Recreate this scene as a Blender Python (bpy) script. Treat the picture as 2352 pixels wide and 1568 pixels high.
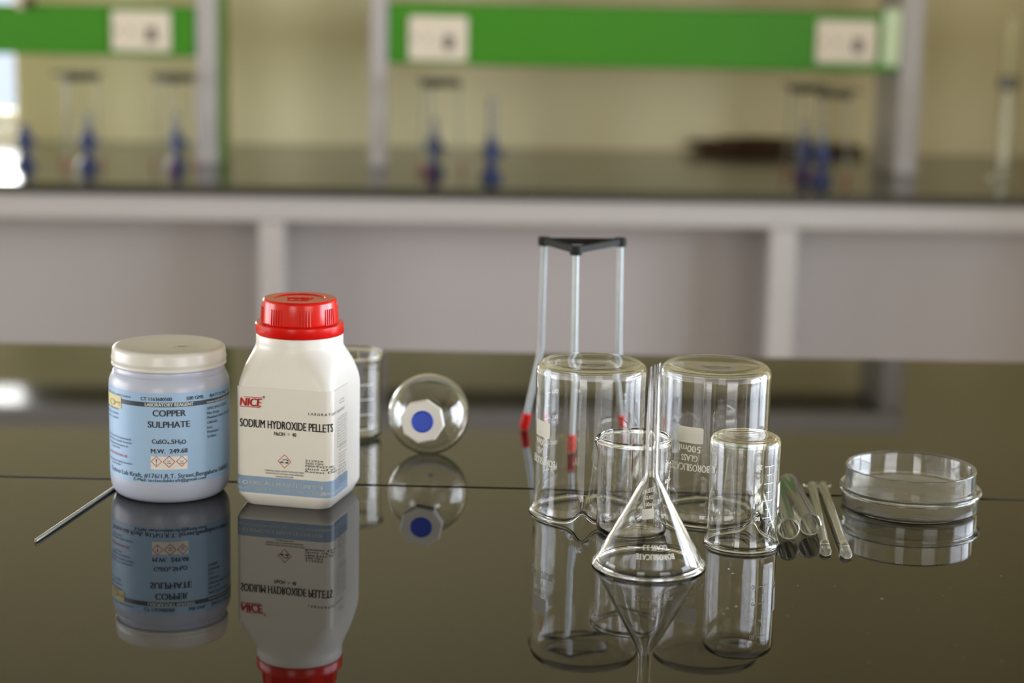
import bpy, bmesh, math, random
from mathutils import Vector, Matrix
for o in list(bpy.data.objects):
    bpy.data.objects.remove(o)
random.seed(7)
SC = bpy.context.scene
PI = math.pi
R_ = math.radians

# ------------------------------------------------------------------ camera
TZ = 0.85                       # height of both bench tops above the floor
CH = 0.4075                     # camera above the table top
FPX = 4400.0
PITCH, ROLL = R_(10.6), R_(1.2)
CAM = Vector((0, 0, TZ + CH))
_W = Vector((0, math.cos(PITCH), -math.sin(PITCH)))
_RB = Vector((1, 0, 0)); _UB = Vector((0, math.sin(PITCH), math.cos(PITCH)))
_R = _RB * math.cos(ROLL) + _UB * math.sin(ROLL)
_U = -_RB * math.sin(ROLL) + _UB * math.cos(ROLL)
cd = bpy.data.cameras.new('camera'); cam = bpy.data.objects.new('camera', cd)
SC.collection.objects.link(cam); SC.camera = cam
cam.matrix_world = Matrix(((_R.x, _U.x, -_W.x, CAM.x), (_R.y, _U.y, -_W.y, CAM.y),
                           (_R.z, _U.z, -_W.z, CAM.z), (0, 0, 0, 1)))
cd.sensor_width = 36.0; cd.lens = FPX / 2352 * 36
cd.clip_start = 0.05; cd.clip_end = 60
cd.dof.use_dof = True; cd.dof.focus_distance = 1.43; cd.dof.aperture_fstop = 3.7

def ray(px, py):
    return _W + _R * ((px - 1176) / FPX) - _U * ((py - 784) / FPX)
def ground(px, py, h=0.0):
    d = ray(px, py); t = (TZ + h - CAM.z) / d.z
    return CAM + d * t
def project(p):
    v = Vector(p) - CAM
    z = v.dot(_W)
    return 1176 + FPX * v.dot(_R) / z, 784 - FPX * v.dot(_U) / z

# room frame: origin on the far bench's front edge, x along it, y towards the back wall
_P0 = ground(0, 418); _P1 = ground(2352, 453)
EX = (_P1 - _P0).normalized(); EY = Vector((-EX.y, EX.x, 0))
FM = Matrix(((EX.x, EY.x, 0, _P0.x), (EX.y, EY.y, 0, _P0.y), (0, 0, 1, TZ), (0, 0, 0, 1)))
def F(x, y, z):
    return FM @ Vector((x, y, z))
def bp(px, py, ly):
    """point of the plane 'ly behind the bench front' seen at a pixel, in the room frame"""
    d = ray(px, py); a = (CAM - _P0).dot(EY); b = d.dot(EY)
    p = CAM + d * ((ly - a) / b) - _P0
    return p.dot(EX), p.z

# ------------------------------------------------------------------ exposure, world, daylight
SC.view_settings.view_transform = 'Standard'
SC.view_settings.look = 'None'
SC.view_settings.gamma = 1.0
SC.view_settings.exposure = 0.17
SC.view_settings.use_curve_mapping = False
cy = SC.cycles
cy.max_bounces = 24; cy.transmission_bounces = 24; cy.glossy_bounces = 10; cy.diffuse_bounces = 5
cy.transparent_max_bounces = 16; cy.sample_clamp_indirect = 8.0
cy.use_denoising = True
cy.blur_glossy = 0.3
w = bpy.data.worlds.new('daylight'); SC.world = w; w.use_nodes = True
w.node_tree.nodes['Background'].inputs[0].default_value = (0.75, 0.85, 1.0, 1)
w.node_tree.nodes['Background'].inputs[1].default_value = 1.0

LX_L = bp(26, 300, 1.0)[0] - 1.05     # left wall
LX_W = bp(38, 300, 1.0)[0]            # right jamb of the back wall's window
LX_J = bp(2352, 300, 1.0)[0] + 0.13    # left face of the unseen block added to shade the back wall
LY_J = -0.62
LX_R = LX_J + 0.95                     # right wall
LY_B = 1.0                            # back wall
LY_R = -5.0                           # wall behind the camera
ROOM_H = 2.25                         # ceiling above bench top
def area(name, c, nrm, sx, sz, power, col):
    ld = bpy.data.lights.new(name, 'AREA'); ld.shape = 'RECTANGLE'; ld.size = sx; ld.size_y = sz
    ld.energy = power; ld.color = col
    o = bpy.data.objects.new(name, ld); SC.collection.objects.link(o)
    n = (FM.to_3x3() @ Vector(nrm)).normalized()
    z = -n; x = Vector((0, 0, 1)).cross(z)
    x = x.normalized() if x.length > 1e-3 else EX.copy()
    y = z.cross(x); p = F(*c)
    o.matrix_world = Matrix(((x.x, y.x, z.x, p.x), (x.y, y.y, z.y, p.y), (x.z, y.z, z.z, p.z), (0, 0, 0, 1)))
    return o
# windows: (wall, y0, y1, z0, z1)
WIN_R = [(-3.35, -2.18, -0.1, 1.05), (-2.10, -0.93, -0.1, 1.05)]
WIN_L = [(-2.7, -1.0, -0.1, 0.75)]
WIN_B = [(LX_R - 1.7, LX_R - 0.3, -0.25, 0.85), (LX_L + 0.6, LX_L + 1.5, -0.25, 0.85)]
WIN_F = [(LX_W - 0.85, LX_W, 0.0, 0.50)]
for (a, b, z0, z1) in WIN_R:
    area('daylight_right', (LX_R + 0.16, (a + b) / 2, (z0 + z1) / 2), (-1, 0, 0), b - a, z1 - z0, 54, (0.80, 0.88, 1.0))
for (a, b, z0, z1) in WIN_L:
    area('daylight_left', (LX_L - 0.16, (a + b) / 2, (z0 + z1) / 2), (1, 0, 0), b - a, z1 - z0, 30, (0.97, 0.97, 1.0))
for (a, b, z0, z1) in WIN_B:
    area('daylight_rear', ((a + b) / 2, LY_R - 0.16, (z0 + z1) / 2), (0, 1, 0), b - a, z1 - z0, 16 * (b - a), (1.0, 0.97, 0.93))
for (a, b, z0, z1) in WIN_F:
    area('daylight_back', ((a + b) / 2, LY_B + 0.16, (z0 + z1) / 2), (0, -1, 0), b - a, z1 - z0, 26, (1.0, 1.0, 0.97))

# ------------------------------------------------------------------ materials
def srgb(r, g, b):
    f = lambda c: ((c / 255) / 12.92 if c / 255 <= 0.04045 else ((c / 255 + 0.055) / 1.055) ** 2.4)
    return (f(r), f(g), f(b), 1.0)
def mat(name, col, rough=0.5, metal=0.0, ior=1.5, trans=0.0, spec=0.5, coat=0.0, sss=0.0, var=0.0, scale=20.0, bump=0.0, tint=None):
    m = bpy.data.materials.new(name); m.use_nodes = True
    nt = m.node_tree; b = nt.nodes['Principled BSDF']
    b.inputs['Base Color'].default_value = col
    b.inputs['Roughness'].default_value = rough
    b.inputs['Metallic'].default_value = metal
    b.inputs['IOR'].default_value = ior
    b.inputs['Transmission Weight'].default_value = trans
    b.inputs['Specular IOR Level'].default_value = spec
    b.inputs['Coat Weight'].default_value = coat
    if sss:
        b.inputs['Subsurface Weight'].default_value = sss
        b.inputs['Subsurface Radius'].default_value = (0.01, 0.01, 0.01)
        b.inputs['Subsurface Scale'].default_value = 0.6
    if var or bump:
        tc = nt.nodes.new('ShaderNodeTexCoord'); n = nt.nodes.new('ShaderNodeTexNoise')
        n.inputs['Scale'].default_value = scale; n.inputs['Detail'].default_value = 5
        nt.links.new(tc.outputs['Object'], n.inputs['Vector'])
    if var:
        mx = nt.nodes.new('ShaderNodeMix'); mx.data_type = 'RGBA'
        t = tint or (col[0] * (1 - var), col[1] * (1 - var), col[2] * (1 - var), 1)
        mx.inputs[6].default_value = col; mx.inputs[7].default_value = t
        nt.links.new(n.outputs['Fac'], mx.inputs[0]); nt.links.new(mx.outputs[2], b.inputs['Base Color'])
    if bump:
        bn = nt.nodes.new('ShaderNodeBump'); bn.inputs['Strength'].default_value = bump; bn.inputs['Distance'].default_value = 0.001
        nt.links.new(n.outputs['Fac'], bn.inputs['Height']); nt.links.new(bn.outputs['Normal'], b.inputs['Normal'])
    return m

M = {}
M['glass'] = mat('clear_glass', (1, 1, 1, 1), 0.0, ior=1.47, trans=1.0)
M['glass_far'] = mat('far_glass', (0.97, 1, 0.97, 1), 0.05, ior=1.45, trans=1.0)
M['acrylic'] = mat('clear_plastic', (1, 1, 0.98, 1), 0.02, ior=1.52, trans=0.965)
M['cloudy'] = mat('cloudy_glass', (0.95, 0.95, 0.90, 1), 0.05, ior=1.47, trans=0.92)
M['print'] = mat('white_enamel_print', srgb(240, 237, 230), 0.45)
M['granite'] = mat('black_granite', (0.008, 0.006, 0.004, 1), 0.025, ior=1.385, var=0.4, scale=140)
M['granite_edge'] = mat('black_granite_edge', (0.012, 0.012, 0.012, 1), 0.25, ior=1.5, var=0.3, scale=80)
M['granite_far'] = mat('black_granite_worktop', (0.03, 0.028, 0.02, 1), 0.16, ior=1.6, var=0.3, scale=80)
M['wall'] = mat('cream_wall_paint', srgb(232, 221, 180), 0.75, var=0.06, scale=3, bump=0.05)
M['ceiling'] = mat('ceiling_paint', srgb(112, 107, 98), 0.8, var=0.03, scale=4)
M['floor'] = mat('floor_tile', srgb(165, 155, 140), 0.3, var=0.1, scale=6)
M['frame'] = mat('window_frame_white', srgb(225, 225, 222), 0.5, var=0.02)
M['steel'] = mat('powder_coated_steel', srgb(176, 169, 167), 0.38, var=0.03, scale=10)
M['panel'] = mat('grey_laminate_panel', srgb(172, 164, 164), 0.42, var=0.03, scale=4)
M['green'] = mat('green_painted_duct', srgb(60, 138, 10), 0.42, spec=0.25, var=0.08, scale=8)
M['green_trim'] = mat('olive_green_strip', srgb(92, 132, 40), 0.5, var=0.08, scale=8)
M['switch'] = mat('ivory_switch_plate', srgb(226, 212, 192), 0.4, var=0.02)
M['dark'] = mat('dark_plastic', srgb(118, 108, 98), 0.5, var=0.1)
M['end_sheen'] = mat('pale_green_painted_sheen', srgb(205, 222, 178), 0.35, var=0.05)  # pale colour imitates window light reflected on the green duct
M['cap_red'] = mat('red_plastic', srgb(222, 22, 16), 0.22, sss=0.0, var=0.08, scale=30)
M['hdpe'] = mat('white_plastic', srgb(238, 234, 229), 0.32, var=0.02, scale=20)
M['jar'] = mat('milky_plastic', srgb(196, 202, 220), 0.3, sss=0.15, var=0.08, scale=25, tint=srgb(190, 196, 222))
M['lid'] = mat('frosted_plastic_lid', srgb(230, 226, 221), 0.28, sss=0.15, var=0.05, scale=20)
M['stain'] = mat('brown_stain', srgb(178, 152, 108), 0.6, var=0.2, scale=300)
M['label_blue'] = mat('light_blue_label', srgb(164, 196, 232), 0.4, var=0.03, scale=12)
M['band'] = mat('slate_band', srgb(62, 76, 92), 0.4, var=0.03)
M['ink'] = mat('dark_ink', srgb(38, 44, 58), 0.5, var=0.05)
M['ink2'] = mat('faded_ink', srgb(88, 104, 128), 0.5, var=0.05)
M['black'] = mat('black_ink', srgb(18, 16, 18), 0.5, var=0.05)
M['grey'] = mat('grey_ink', srgb(120, 116, 114), 0.5, var=0.05)
M['white'] = mat('white_ink', srgb(232, 232, 228), 0.45, var=0.02)
M['red_ink'] = mat('red_ink', srgb(196, 30, 40), 0.45, var=0.05)
M['yellow'] = mat('pale_yellow_sticker', srgb(222, 208, 150), 0.5, var=0.05)
M['label_white'] = mat('off_white_label', srgb(236, 231, 224), 0.3, var=0.02, scale=10)
M['label_band'] = mat('steel_blue_band', srgb(140, 164, 194), 0.35, var=0.02)
M['zinc'] = mat('galvanised_steel', srgb(228, 236, 240), 0.3, metal=0.2, var=0.25, scale=120, bump=0.1)
M['iron'] = mat('black_cast_iron', srgb(9, 9, 8), 0.75, var=0.3, scale=90, bump=0.2)
M['far_leg'] = mat('dull_grey_steel', srgb(150, 150, 138), 0.4, metal=0.2, var=0.2, scale=60)
M['gauze'] = mat('grey_brown_gauze', srgb(120, 114, 88), 0.7, var=0.2, scale=200)
M['red_rubber'] = mat('red_rubber', srgb(224, 34, 30), 0.4, var=0.08, scale=60)
M['red_dull'] = mat('dull_red_rubber', srgb(150, 52, 44), 0.5, var=0.1, scale=60)
M['stopper'] = mat('white_stopper', srgb(226, 222, 214), 0.35, var=0.03)
M['blue'] = mat('blue_plastic', srgb(46, 78, 200), 0.55, var=0.05)
M['burner_blue'] = mat('blue_enamel', srgb(26, 42, 92), 0.35, var=0.15, scale=40)
M['brass'] = mat('dull_nickel', srgb(128, 126, 118), 0.4, metal=0.5, var=0.1)
M['wood'] = mat('dry_brown_bark', srgb(88, 60, 28), 0.8, var=0.5, scale=30, bump=0.5)
M['rodsteel'] = mat('polished_rod', srgb(188, 190, 182), 0.3, metal=0.45, var=0.1, scale=60)

# ------------------------------------------------------------------ mesh helpers
class MB:
    def __init__(s): s.v = []; s.f = []
    def add(s, v, f):
        n = len(s.v); s.v += [tuple(p) for p in v]; s.f += [tuple(i + n for i in q) for q in f]; return s
    def build(s, name, m, parent=None, smooth=False, loc=None, xf=None, angle=None, bevel=0.0, subsurf=0, recalc=True):
        me = bpy.data.meshes.new(name)
        v = [tuple(xf(p)) for p in s.v] if xf else s.v
        me.from_pydata(v, [], s.f); me.validate()
        if recalc:
            bm = bmesh.new(); bm.from_mesh(me)
            bmesh.ops.recalc_face_normals(bm, faces=bm.faces); bm.to_mesh(me); bm.free()
        me.materials.append(m)
        o = bpy.data.objects.new(name, me); SC.collection.objects.link(o)
        if parent: o.parent = parent
        if loc is not None: o.location = loc
        if smooth:
            me.polygons.foreach_set('use_smooth', [True] * len(me.polygons))
            me.set_sharp_from_angle(angle=R_(angle or 40))
        if bevel:
            md = o.modifiers.new('bevel', 'BEVEL'); md.width = bevel; md.segments = 3; md.limit_method = 'ANGLE'
        if subsurf:
            md = o.modifiers.new('sub', 'SUBSURF'); md.levels = subsurf; md.render_levels = subsurf
        return o
    def box(s, x0, x1, y0, y1, z0, z1):
        v = [(x, y, z) for z in (z0, z1) for y in (y0, y1) for x in (x0, x1)]
        return s.add(v, [(0, 2, 3, 1), (4, 5, 7, 6), (0, 1, 5, 4), (2, 6, 7, 3), (0, 4, 6, 2), (1, 3, 7, 5)])
    def lathe(s, prof, n=96, c=(0, 0, 0), mod=None, axis=None):
        """prof: (r, z) from pole or edge to pole or edge; mod(angle, r, z) -> (r, z)"""
        v = []; f = []; rings = []
        for (r, z) in prof:
            if r < 1e-9:
                rings.append([len(v)]); v.append((0, 0, mod(0.0, 0.0, z)[1] if mod else z))
            else:
                ring = []
                for i in range(n):
                    a = 2 * PI * i / n
                    rr, zz = mod(a, r, z) if mod else (r, z)
                    ring.append(len(v)); v.append((rr * math.cos(a), rr * math.sin(a), zz))
                rings.append(ring)
        for a, b in zip(rings, rings[1:]):
            if len(a) == 1 and len(b) == 1: continue
            for i in range(n):
                j = (i + 1) % n
                if len(a) == 1: f.append((a[0], b[i], b[j]))
                elif len(b) == 1: f.append((a[i], b[0], a[j]))
                else: f.append((a[i], b[i], b[j], a[j]))
        if axis:
            q = Vector((0, 0, 1)).rotation_difference(Vector(axis).normalized()).to_matrix()
            v = [q @ Vector(p) for p in v]
        v = [(p[0] + c[0], p[1] + c[1], p[2] + c[2]) for p in v]
        return s.add(v, f)
    def tube(s, pts, r, n=16, cap=True):
        pts = [Vector(p) for p in pts]; rs = r if isinstance(r, (list, tuple)) else [r] * len(pts)
        v = []; f = []
        T = []
        for i in range(len(pts)):
            a = pts[max(i - 1, 0)]; b = pts[min(i + 1, len(pts) - 1)]; T.append((b - a).normalized())
        up = Vector((0, 0, 1)) if abs(T[0].z) < 0.9 else Vector((1, 0, 0))
        nx = T[0].cross(up).normalized()
        for i, p in enumerate(pts):
            nx = (nx - T[i] * nx.dot(T[i])).normalized(); ny = T[i].cross(nx)
            for k in range(n):
                a = 2 * PI * k / n
                v.append(p + (nx * math.cos(a) + ny * math.sin(a)) * rs[i])
        for i in range(len(pts) - 1):
            for k in range(n):
                k2 = (k + 1) % n
                f.append((i * n + k, i * n + k2, (i + 1) * n + k2, (i + 1) * n + k))
        if cap:
            f.append(tuple(range(n))[::-1]); f.append(tuple((len(pts) - 1) * n + k for k in range(n)))
        return s.add(v, f)

def tag(o, label, cat, group=None):
    o['label'] = label; o['category'] = cat
    if group: o['group'] = group
    return o
def thing(name, label, cat, loc, group=None, rz=0.0):
    o = bpy.data.objects.new(name, None); SC.collection.objects.link(o)
    o.empty_display_size = 0.02
    o.location = loc; o.rotation_euler = (0, 0, rz)
    return tag(o, label, cat, group)
def struct(o):
    o['kind'] = 'structure'; return o
def arc(cx, cz, r, a0, a1, n):
    return [(cx + r * math.cos(R_(a0 + (a1 - a0) * i / n)), cz + r * math.sin(R_(a0 + (a1 - a0) * i / n))) for i in range(n + 1)]

# ---- printed text: flat glyph outlines, later bent on to a surface
_tc = {}
def glyphs(s, bold):
    key = (s, bold)
    if key in _tc: return _tc[key]
    c = bpy.data.curves.new('t', 'FONT'); c.body = s; c.size = 1.0; c.resolution_u = 3; c.offset = bold
    o = bpy.data.objects.new('t', c); SC.collection.objects.link(o)
    dg = bpy.context.evaluated_depsgraph_get(); ev = o.evaluated_get(dg); me = ev.to_mesh()
    v = [(p.co.x, p.co.y) for p in me.vertices]; f = [tuple(p.vertices) for p in me.polygons]
    ev.to_mesh_clear(); bpy.data.objects.remove(o); bpy.data.curves.remove(c)
    _tc[key] = (v, f); return v, f
_cap = None
class Print(MB):
    """2D builder; put(...) in (u, v) metres of the label"""
    def text(s, t, u0, u1, v, cap, bold=0.0, slant=0.0, flip=False):
        gv, gf = glyphs(t, 0.0)
        if not gv: return s
        global _cap
        if _cap is None: _cap = max(p[1] for p in glyphs('H', 0.0)[0])
        print('CAP', _cap) if False else None
        x0 = min(p[0] for p in gv); x1 = max(p[0] for p in gv)
        kx = (u1 - u0) / (x1 - x0); ky = cap / _cap
        e = bold * 1.7 * ky
        for dx in ((-e, 0.0, e) if bold > 0 else (0.0,)):
            s.add([(u0 + dx + (p[0] - x0) * kx + slant * p[1] * ky, v + p[1] * ky, 0) for p in gv], gf)
        return s
    def rect(s, u0, u1, v0, v1, n=1):
        vs = []; f = []
        for i in range(n + 1):
            u = u0 + (u1 - u0) * i / n; vs += [(u, v0, 0), (u, v1, 0)]
        for i in range(n): f.append((2 * i, 2 * i + 2, 2 * i + 3, 2 * i + 1))
        return s.add(vs, f)
    def poly(s, pts):
        return s.add([(a, b, 0) for a, b in pts], [tuple(range(len(pts)))])
    def ring(s, pts, w):
        cx = sum(p[0] for p in pts) / len(pts); cy_ = sum(p[1] for p in pts) / len(pts)
        n = len(pts); inn = [(cx + (p[0] - cx) * (1 - w), cy_ + (p[1] - cy_) * (1 - w)) for p in pts]
        return s.add([(a, b, 0) for a, b in pts + inn], [(i, (i + 1) % n, n + (i + 1) % n, n + i) for i in range(n)])
def diamond(u, v, r): return [(u, v - r), (u + r, v), (u, v + r), (u - r, v)]

# ------------------------------------------------------------------ the room
def fbox(mb, x0, x1, y0, y1, z0, z1):
    n = len(mb.v); mb.box(x0, x1, y0, y1, z0, z1)
    for i in range(n, len(mb.v)): mb.v[i] = tuple(F(*mb.v[i]))
    return mb
FL = -TZ
struct(fbox(MB(), LX_L - 0.3, LX_R + 0.3, LY_R - 0.3, LY_B + 0.3, FL - 0.1, FL).build('floor', M['floor']))
struct(fbox(MB(), LX_L - 0.3, LX_R + 0.3, LY_R - 0.3, LY_B + 0.3, ROOM_H, ROOM_H + 0.1).build('ceiling', M['ceiling']))
mb = MB(); (a, b, z0, z1) = WIN_F[0]
fbox(mb, LX_L - .3, a, LY_B, LY_B + .12, FL, ROOM_H); fbox(mb, b, LX_R + .3, LY_B, LY_B + .12, FL, ROOM_H)
fbox(mb, a, b, LY_B, LY_B + .12, FL, z0); fbox(mb, a, b, LY_B, LY_B + .12, z1, ROOM_H)
struct(mb.build('wall_back', M['wall'], recalc=False))
struct(fbox(MB(), LX_J, LX_R + .2, LY_J, LY_B, FL, ROOM_H).build('added_shade_block_right', M['wall'], recalc=False))  # unseen block added to keep right-window light off the back wall's right side
def holed(name, side, x0, x1, wins):
    mb = MB(); ys = LY_R
    for (a, b, z0, z1) in sorted(wins):
        fbox(mb, x0, x1, ys, a, FL, ROOM_H); fbox(mb, x0, x1, a, b, FL, z0); fbox(mb, x0, x1, a, b, z1, ROOM_H); ys = b
    fbox(mb, x0, x1, ys, LY_B if side == 'L' else LY_J, FL, ROOM_H)
    struct(mb.build(name, M['wall'], recalc=False))
holed('wall_left', 'L', LX_L - 0.15, LX_L, WIN_L)
holed('wall_right', 'R', LX_R, LX_R + 0.15, WIN_R)
mb = MB(); xs = LX_L - .3
for (a, b, z0, z1) in sorted(WIN_B):
    fbox(mb, xs, a, LY_R - .15, LY_R, FL, ROOM_H); fbox(mb, a, b, LY_R - .15, LY_R, FL, z0); fbox(mb, a, b, LY_R - .15, LY_R, z1, ROOM_H); xs = b
fbox(mb, xs, LX_R + .3, LY_R - .15, LY_R, FL, ROOM_H)
struct(mb.build('wall_rear', M['wall'], recalc=False))
def wframe(idx, kind, a, b, z0, z1, nv, zh):
    mb = MB(); t = 0.022
    lo, hi = (LX_L - 0.08, LX_L - 0.04) if kind == 'L' else (LX_R + 0.04, LX_R + 0.08)
    def put(p0, p1, q0, q1):
        if kind == 'B': fbox(mb, p0, p1, LY_R - 0.08, LY_R - 0.04, q0, q1)
        elif kind == 'F': fbox(mb, p0, p1, LY_B + 0.03, LY_B + 0.06, q0, q1)
        else: fbox(mb, lo, hi, p0, p1, q0, q1)
    put(a, a + t, z0, z1); put(b - t * (.3 if kind == 'F' else 1), b, z0, z1); put(a, b, z0, z0 + t); put(a, b, z1 - 2 * t, z1)
    for i in range(1, nv): c = a + (b - a) * i / nv; put(c - t, c + t, z0, z1)
    for z in zh: put(a, b, z - t, z + t)
    struct(mb.build('window_%d' % idx, M['frame'], recalc=False))
zl = bp(12, 275, 1.03)[1]
wframe(1, 'F', *WIN_F[0], 1, [zl])
wframe(2, 'R', *WIN_R[0], 1, [])
wframe(3, 'R', *WIN_R[1], 1, [])
wframe(4, 'B', *WIN_B[0], 1, [])
wframe(6, 'B', *WIN_B[1], 1, [])
wframe(5, 'L', *WIN_L[0], 2, [0.8])

# ------------------------------------------------------------------ near lab table
g0 = ground(0, 1094); g1 = ground(2352, 1148)      # seam
e0 = ground(0, 787); e1 = ground(2352, 832)        # far edge
def ext(a, b, x):
    t = (x - a.x) / (b.x - a.x); return a.y + (b.y - a.y) * t
tb = thing('lab_table', 'large black polished granite lab table in the foreground, in two slabs', 'table', (0, 1.2, 0))
XL, XR, YN = -1.15, 1.25, 0.55
def slab(name, near, far, m=M['granite']):
    mb = MB(); pts = [(XL, near(XL)), (XR, near(XR)), (XR, far(XR)), (XL, far(XL))]
    v = [(x, y - 1.2, z) for z in (TZ - 0.022, TZ) for x, y in pts]
    mb.add(v, [(3, 2, 1, 0), (4, 5, 6, 7), (0, 1, 5, 4), (1, 2, 6, 5), (2, 3, 7, 6), (3, 0, 4, 7)])
    return mb.build(name, m, tb, bevel=0.0006)
GAP = 0.0022
slab('granite_slab', lambda x: YN, lambda x: ext(g0, g1, x) - GAP)
slab('granite_slab', lambda x: ext(g0, g1, x) + GAP, lambda x: ext(e0, e1, x))
mb = MB()
mb.box(XL + .04, XR - .04, YN + .04 - 1.2, 1.80 - 1.2, TZ - 0.075, TZ - 0.0222)
mb.build('table_frame', M['steel'], tb)
for (x, y) in ((XL + .07, YN + .08), (XR - .07, YN + .08), (XL + .07, 1.76), (XR - .07, 1.76)):
    MB().box(x - .025, x + .025, y - .025 - 1.2, y + .025 - 1.2, 0, TZ - 0.075).build('leg', M['steel'], tb)

# ------------------------------------------------------------------ copper sulphate jar
JR = 0.0473
jc = ground(392, 1125)
jar = thing('reagent_jar', 'squat milky plastic jar of copper sulphate with a light blue label', 'jar', jc)
MB().lathe([(r * .977, z * (.981 if z > .09 else 1)) for (r, z) in [(0, 0.003), (0.030, 0.002), (0.0395, 0.0)] + arc(0.0384, 0.010, 0.0100, -80, 0, 8)[0:0] +
           [(0.0415, 0.0006), (0.0440, 0.0022), (0.0462, 0.0050), (0.0476, 0.0090), (0.0483, 0.0135), (0.0484, 0.0175), (0.0484, 0.0915), (0.0481, 0.0945),
            (0.0472, 0.0975), (0.0458, 0.1000), (0.0448, 0.1012), (0.0452, 0.1022), (0.0442, 0.1032), (0.0440, 0.1060), (0.0430, 0.1064), (0, 0.1065)]], 128
           ).build('jar_body', M['jar'], jar, smooth=True, angle=50)
lid = MB().lathe([(r * .968, .1198 - (.1221 - z) * .80) for (r, z) in [(0, 0.1032), (0.0458, 0.1030), (0.0466, 0.1038), (0.0468, 0.1052), (0.0459, 0.1066), (0.0466, 0.1085), (0.0468, 0.1110), (0.0461, 0.1140),
                  (0.0460, 0.1178), (0.0455, 0.1200), (0.0443, 0.1215), (0.0425, 0.1221), (0.0405, 0.1220), (0.0385, 0.1212), (0.0200, 0.1210), (0, 0.1210)]], 128
                 ).build('lid', M['lid'], jar, smooth=True, angle=50)
st = Print()
for (u, v, r) in ((0.010, -0.004, 0.0022), (0.006, -0.009, 0.0009), (0.013, -0.006, 0.0008), (0.0145, -0.0035, 0.0012)):
    st.poly([(u + r * (1.3 + .4 * math.sin(3 * a)) * math.cos(a), v + r * (.9 + .3 * math.cos(2 * a)) * math.sin(a)) for a in [2 * PI * i / 14 for i in range(14)]])
st.build('stain', M['stain'], lid, xf=lambda p: (p[0], p[1], 0.11899))['label'] = 'brownish dried residue'
def jmap(off):
    R = JR + off
    def g(p):
        a = p[0] / JR
        return (R * math.sin(a), -R * math.cos(a), p[1])
    return g
JA0 = math.atan2(-jc.x, jc.y)
def ju(px): return JR * JA0 + JR * math.asin(max(-.999, min(.999, (px - 388.5) / 138.5)))
def jv(py, px=388.5):
    # height on the jar wall seen at row py (perspective solved numerically)
    a = ju(px) / JR
    lo, hi = 0.0, 0.12
    for _ in range(40):
        m_ = (lo + hi) / 2
        y = project((jc.x + JR * math.sin(a), jc.y - JR * math.cos(a), TZ + m_))[1]
        if y > py: lo = m_
        else: hi = m_
    return lo
V0, V1 = jv(1110), jv(904)
lab = Print().rect(-0.080, 0.096, V0, V1, 60).build('paper_label', M['label_blue'], jar, xf=jmap(0.00015), smooth=True)
lab['label'] = 'light blue paper label'
bt, bb = jv(924.5), jv(935)
Print().rect(-0.088, 0.088, bb, bt, 60).build('heading_band', M['band'], lab, xf=jmap(0.00030), smooth=True)
pk = Print(); 
def jt(P, s, x0, x1, ybase, cap_px, px=None, **k): P.text(s, ju(x0), ju(x1), jv(ybase, px or (x0 + x1) / 2), cap_px / 2860, **k)
jt(pk, 'COPPER', 351, 424, 956, 14.2, bold=0.0170)
jt(pk, 'SULPHATE', 340, 433, 982, 14.2, bold=0.0170)
jt(pk, 'CuSO', 348.5, 381, 1018.5, 9.8, bold=0.0170); jt(pk, '4', 381.5, 386.5, 1020, 6, bold=0.0110)
jt(pk, '.5H', 388, 409, 1018.5, 9.8, bold=0.0170); jt(pk, '2', 409.5, 414, 1020, 6, bold=0.0110); jt(pk, 'O', 414.5, 424, 1018.5, 9.8, bold=0.0170)
jt(pk, 'M.W.  249.68', 346, 427, 1040.5, 9.8, bold=0.0170)
jt(pk, 'CT 1163600500', 325, 394, 920.5, 7.8, px=388, bold=0.0110)
jt(pk, '500 GMS', 426, 464, 920.0, 7.8, px=388, bold=0.0110)
jt(pk, 'BATCH NO : 031', 479, 524, 920.5, 7.2, px=388, bold=0.0110)
jt(pk, 'Techno Lab Kraft, #176/1,R.T. Street,Bengaluru-560053', 256, 518.5, 1097.5, 9.8, bold=0.0080)
jt(pk, 'E-Mail: technolabkraft@gmail.com', 307, 468, 1106.5, 7.0, bold=0.0080)
pk.poly([(ju(356.5), jv(1053.5)), (ju(358.8), jv(1053.5)), (ju(358.2), jv(1063.5)), (ju(357.1), jv(1063.5))])
pk.rect(ju(356.6), ju(358.7), jv(1068), jv(1065.5))
pk.build('printed_text', M['ink'], lab, xf=jmap(0.00060))
p2 = Print()
jt(p2, 'www.technolabkraft.com', 471, 525, 933.2, 6.0, px=388, bold=0.0110)
jt(p2, 'LABORATORY REAGENT', 334, 441, 933.2, 7.4, bold=0.0170)
p2.build('white_text', M['white'], lab, xf=jmap(0.00060))
p3 = Print()
for s, x1, y in (('SPECIFICATION', 517, 938), ('Min Assay', 499, 949), ('Maximum limits of impurities', 524.5, 959), ('Chloride', 495, 970), ('Iron', 483, 981.5), ('Potassium', 498, 991.5), ('Sodium', 492, 1002)):
    jt(p3, s, 472, x1, y, 6.0, px=485, bold=0.0110)
p3.build('specification_print', M['ink2'], lab, xf=jmap(0.00060)); p3 = Print()
jt(p3, 'An ISO : 2015 Certified Company', 252, 302, 908, 4.5, bold=0.0100)
for s, x0, x1, y in (('Lot  TNK 03 B', 252, 273, 939), ('Mfg. 11/2024', 252, 273, 950), ('Exp. 11/2029', 252, 273, 960),
                     ('Sold for R and D in Commercial &', 252, 301, 1003), ('Food Centre, Quality Control', 252.5, 302, 1011), ('& Analytical Institutions &', 253, 294, 1020), ('Laboratories', 259, 276, 1027),
                     ('Keep container tightly closed in', 253, 302, 1058), ('a dry cool place', 258, 277, 1065)):
    jt(p3, s, x0, x1, y, 4.6, px=268, bold=0.0100)
p3.build('certification_print', M['ink2'], lab, xf=jmap(0.00060))
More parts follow.
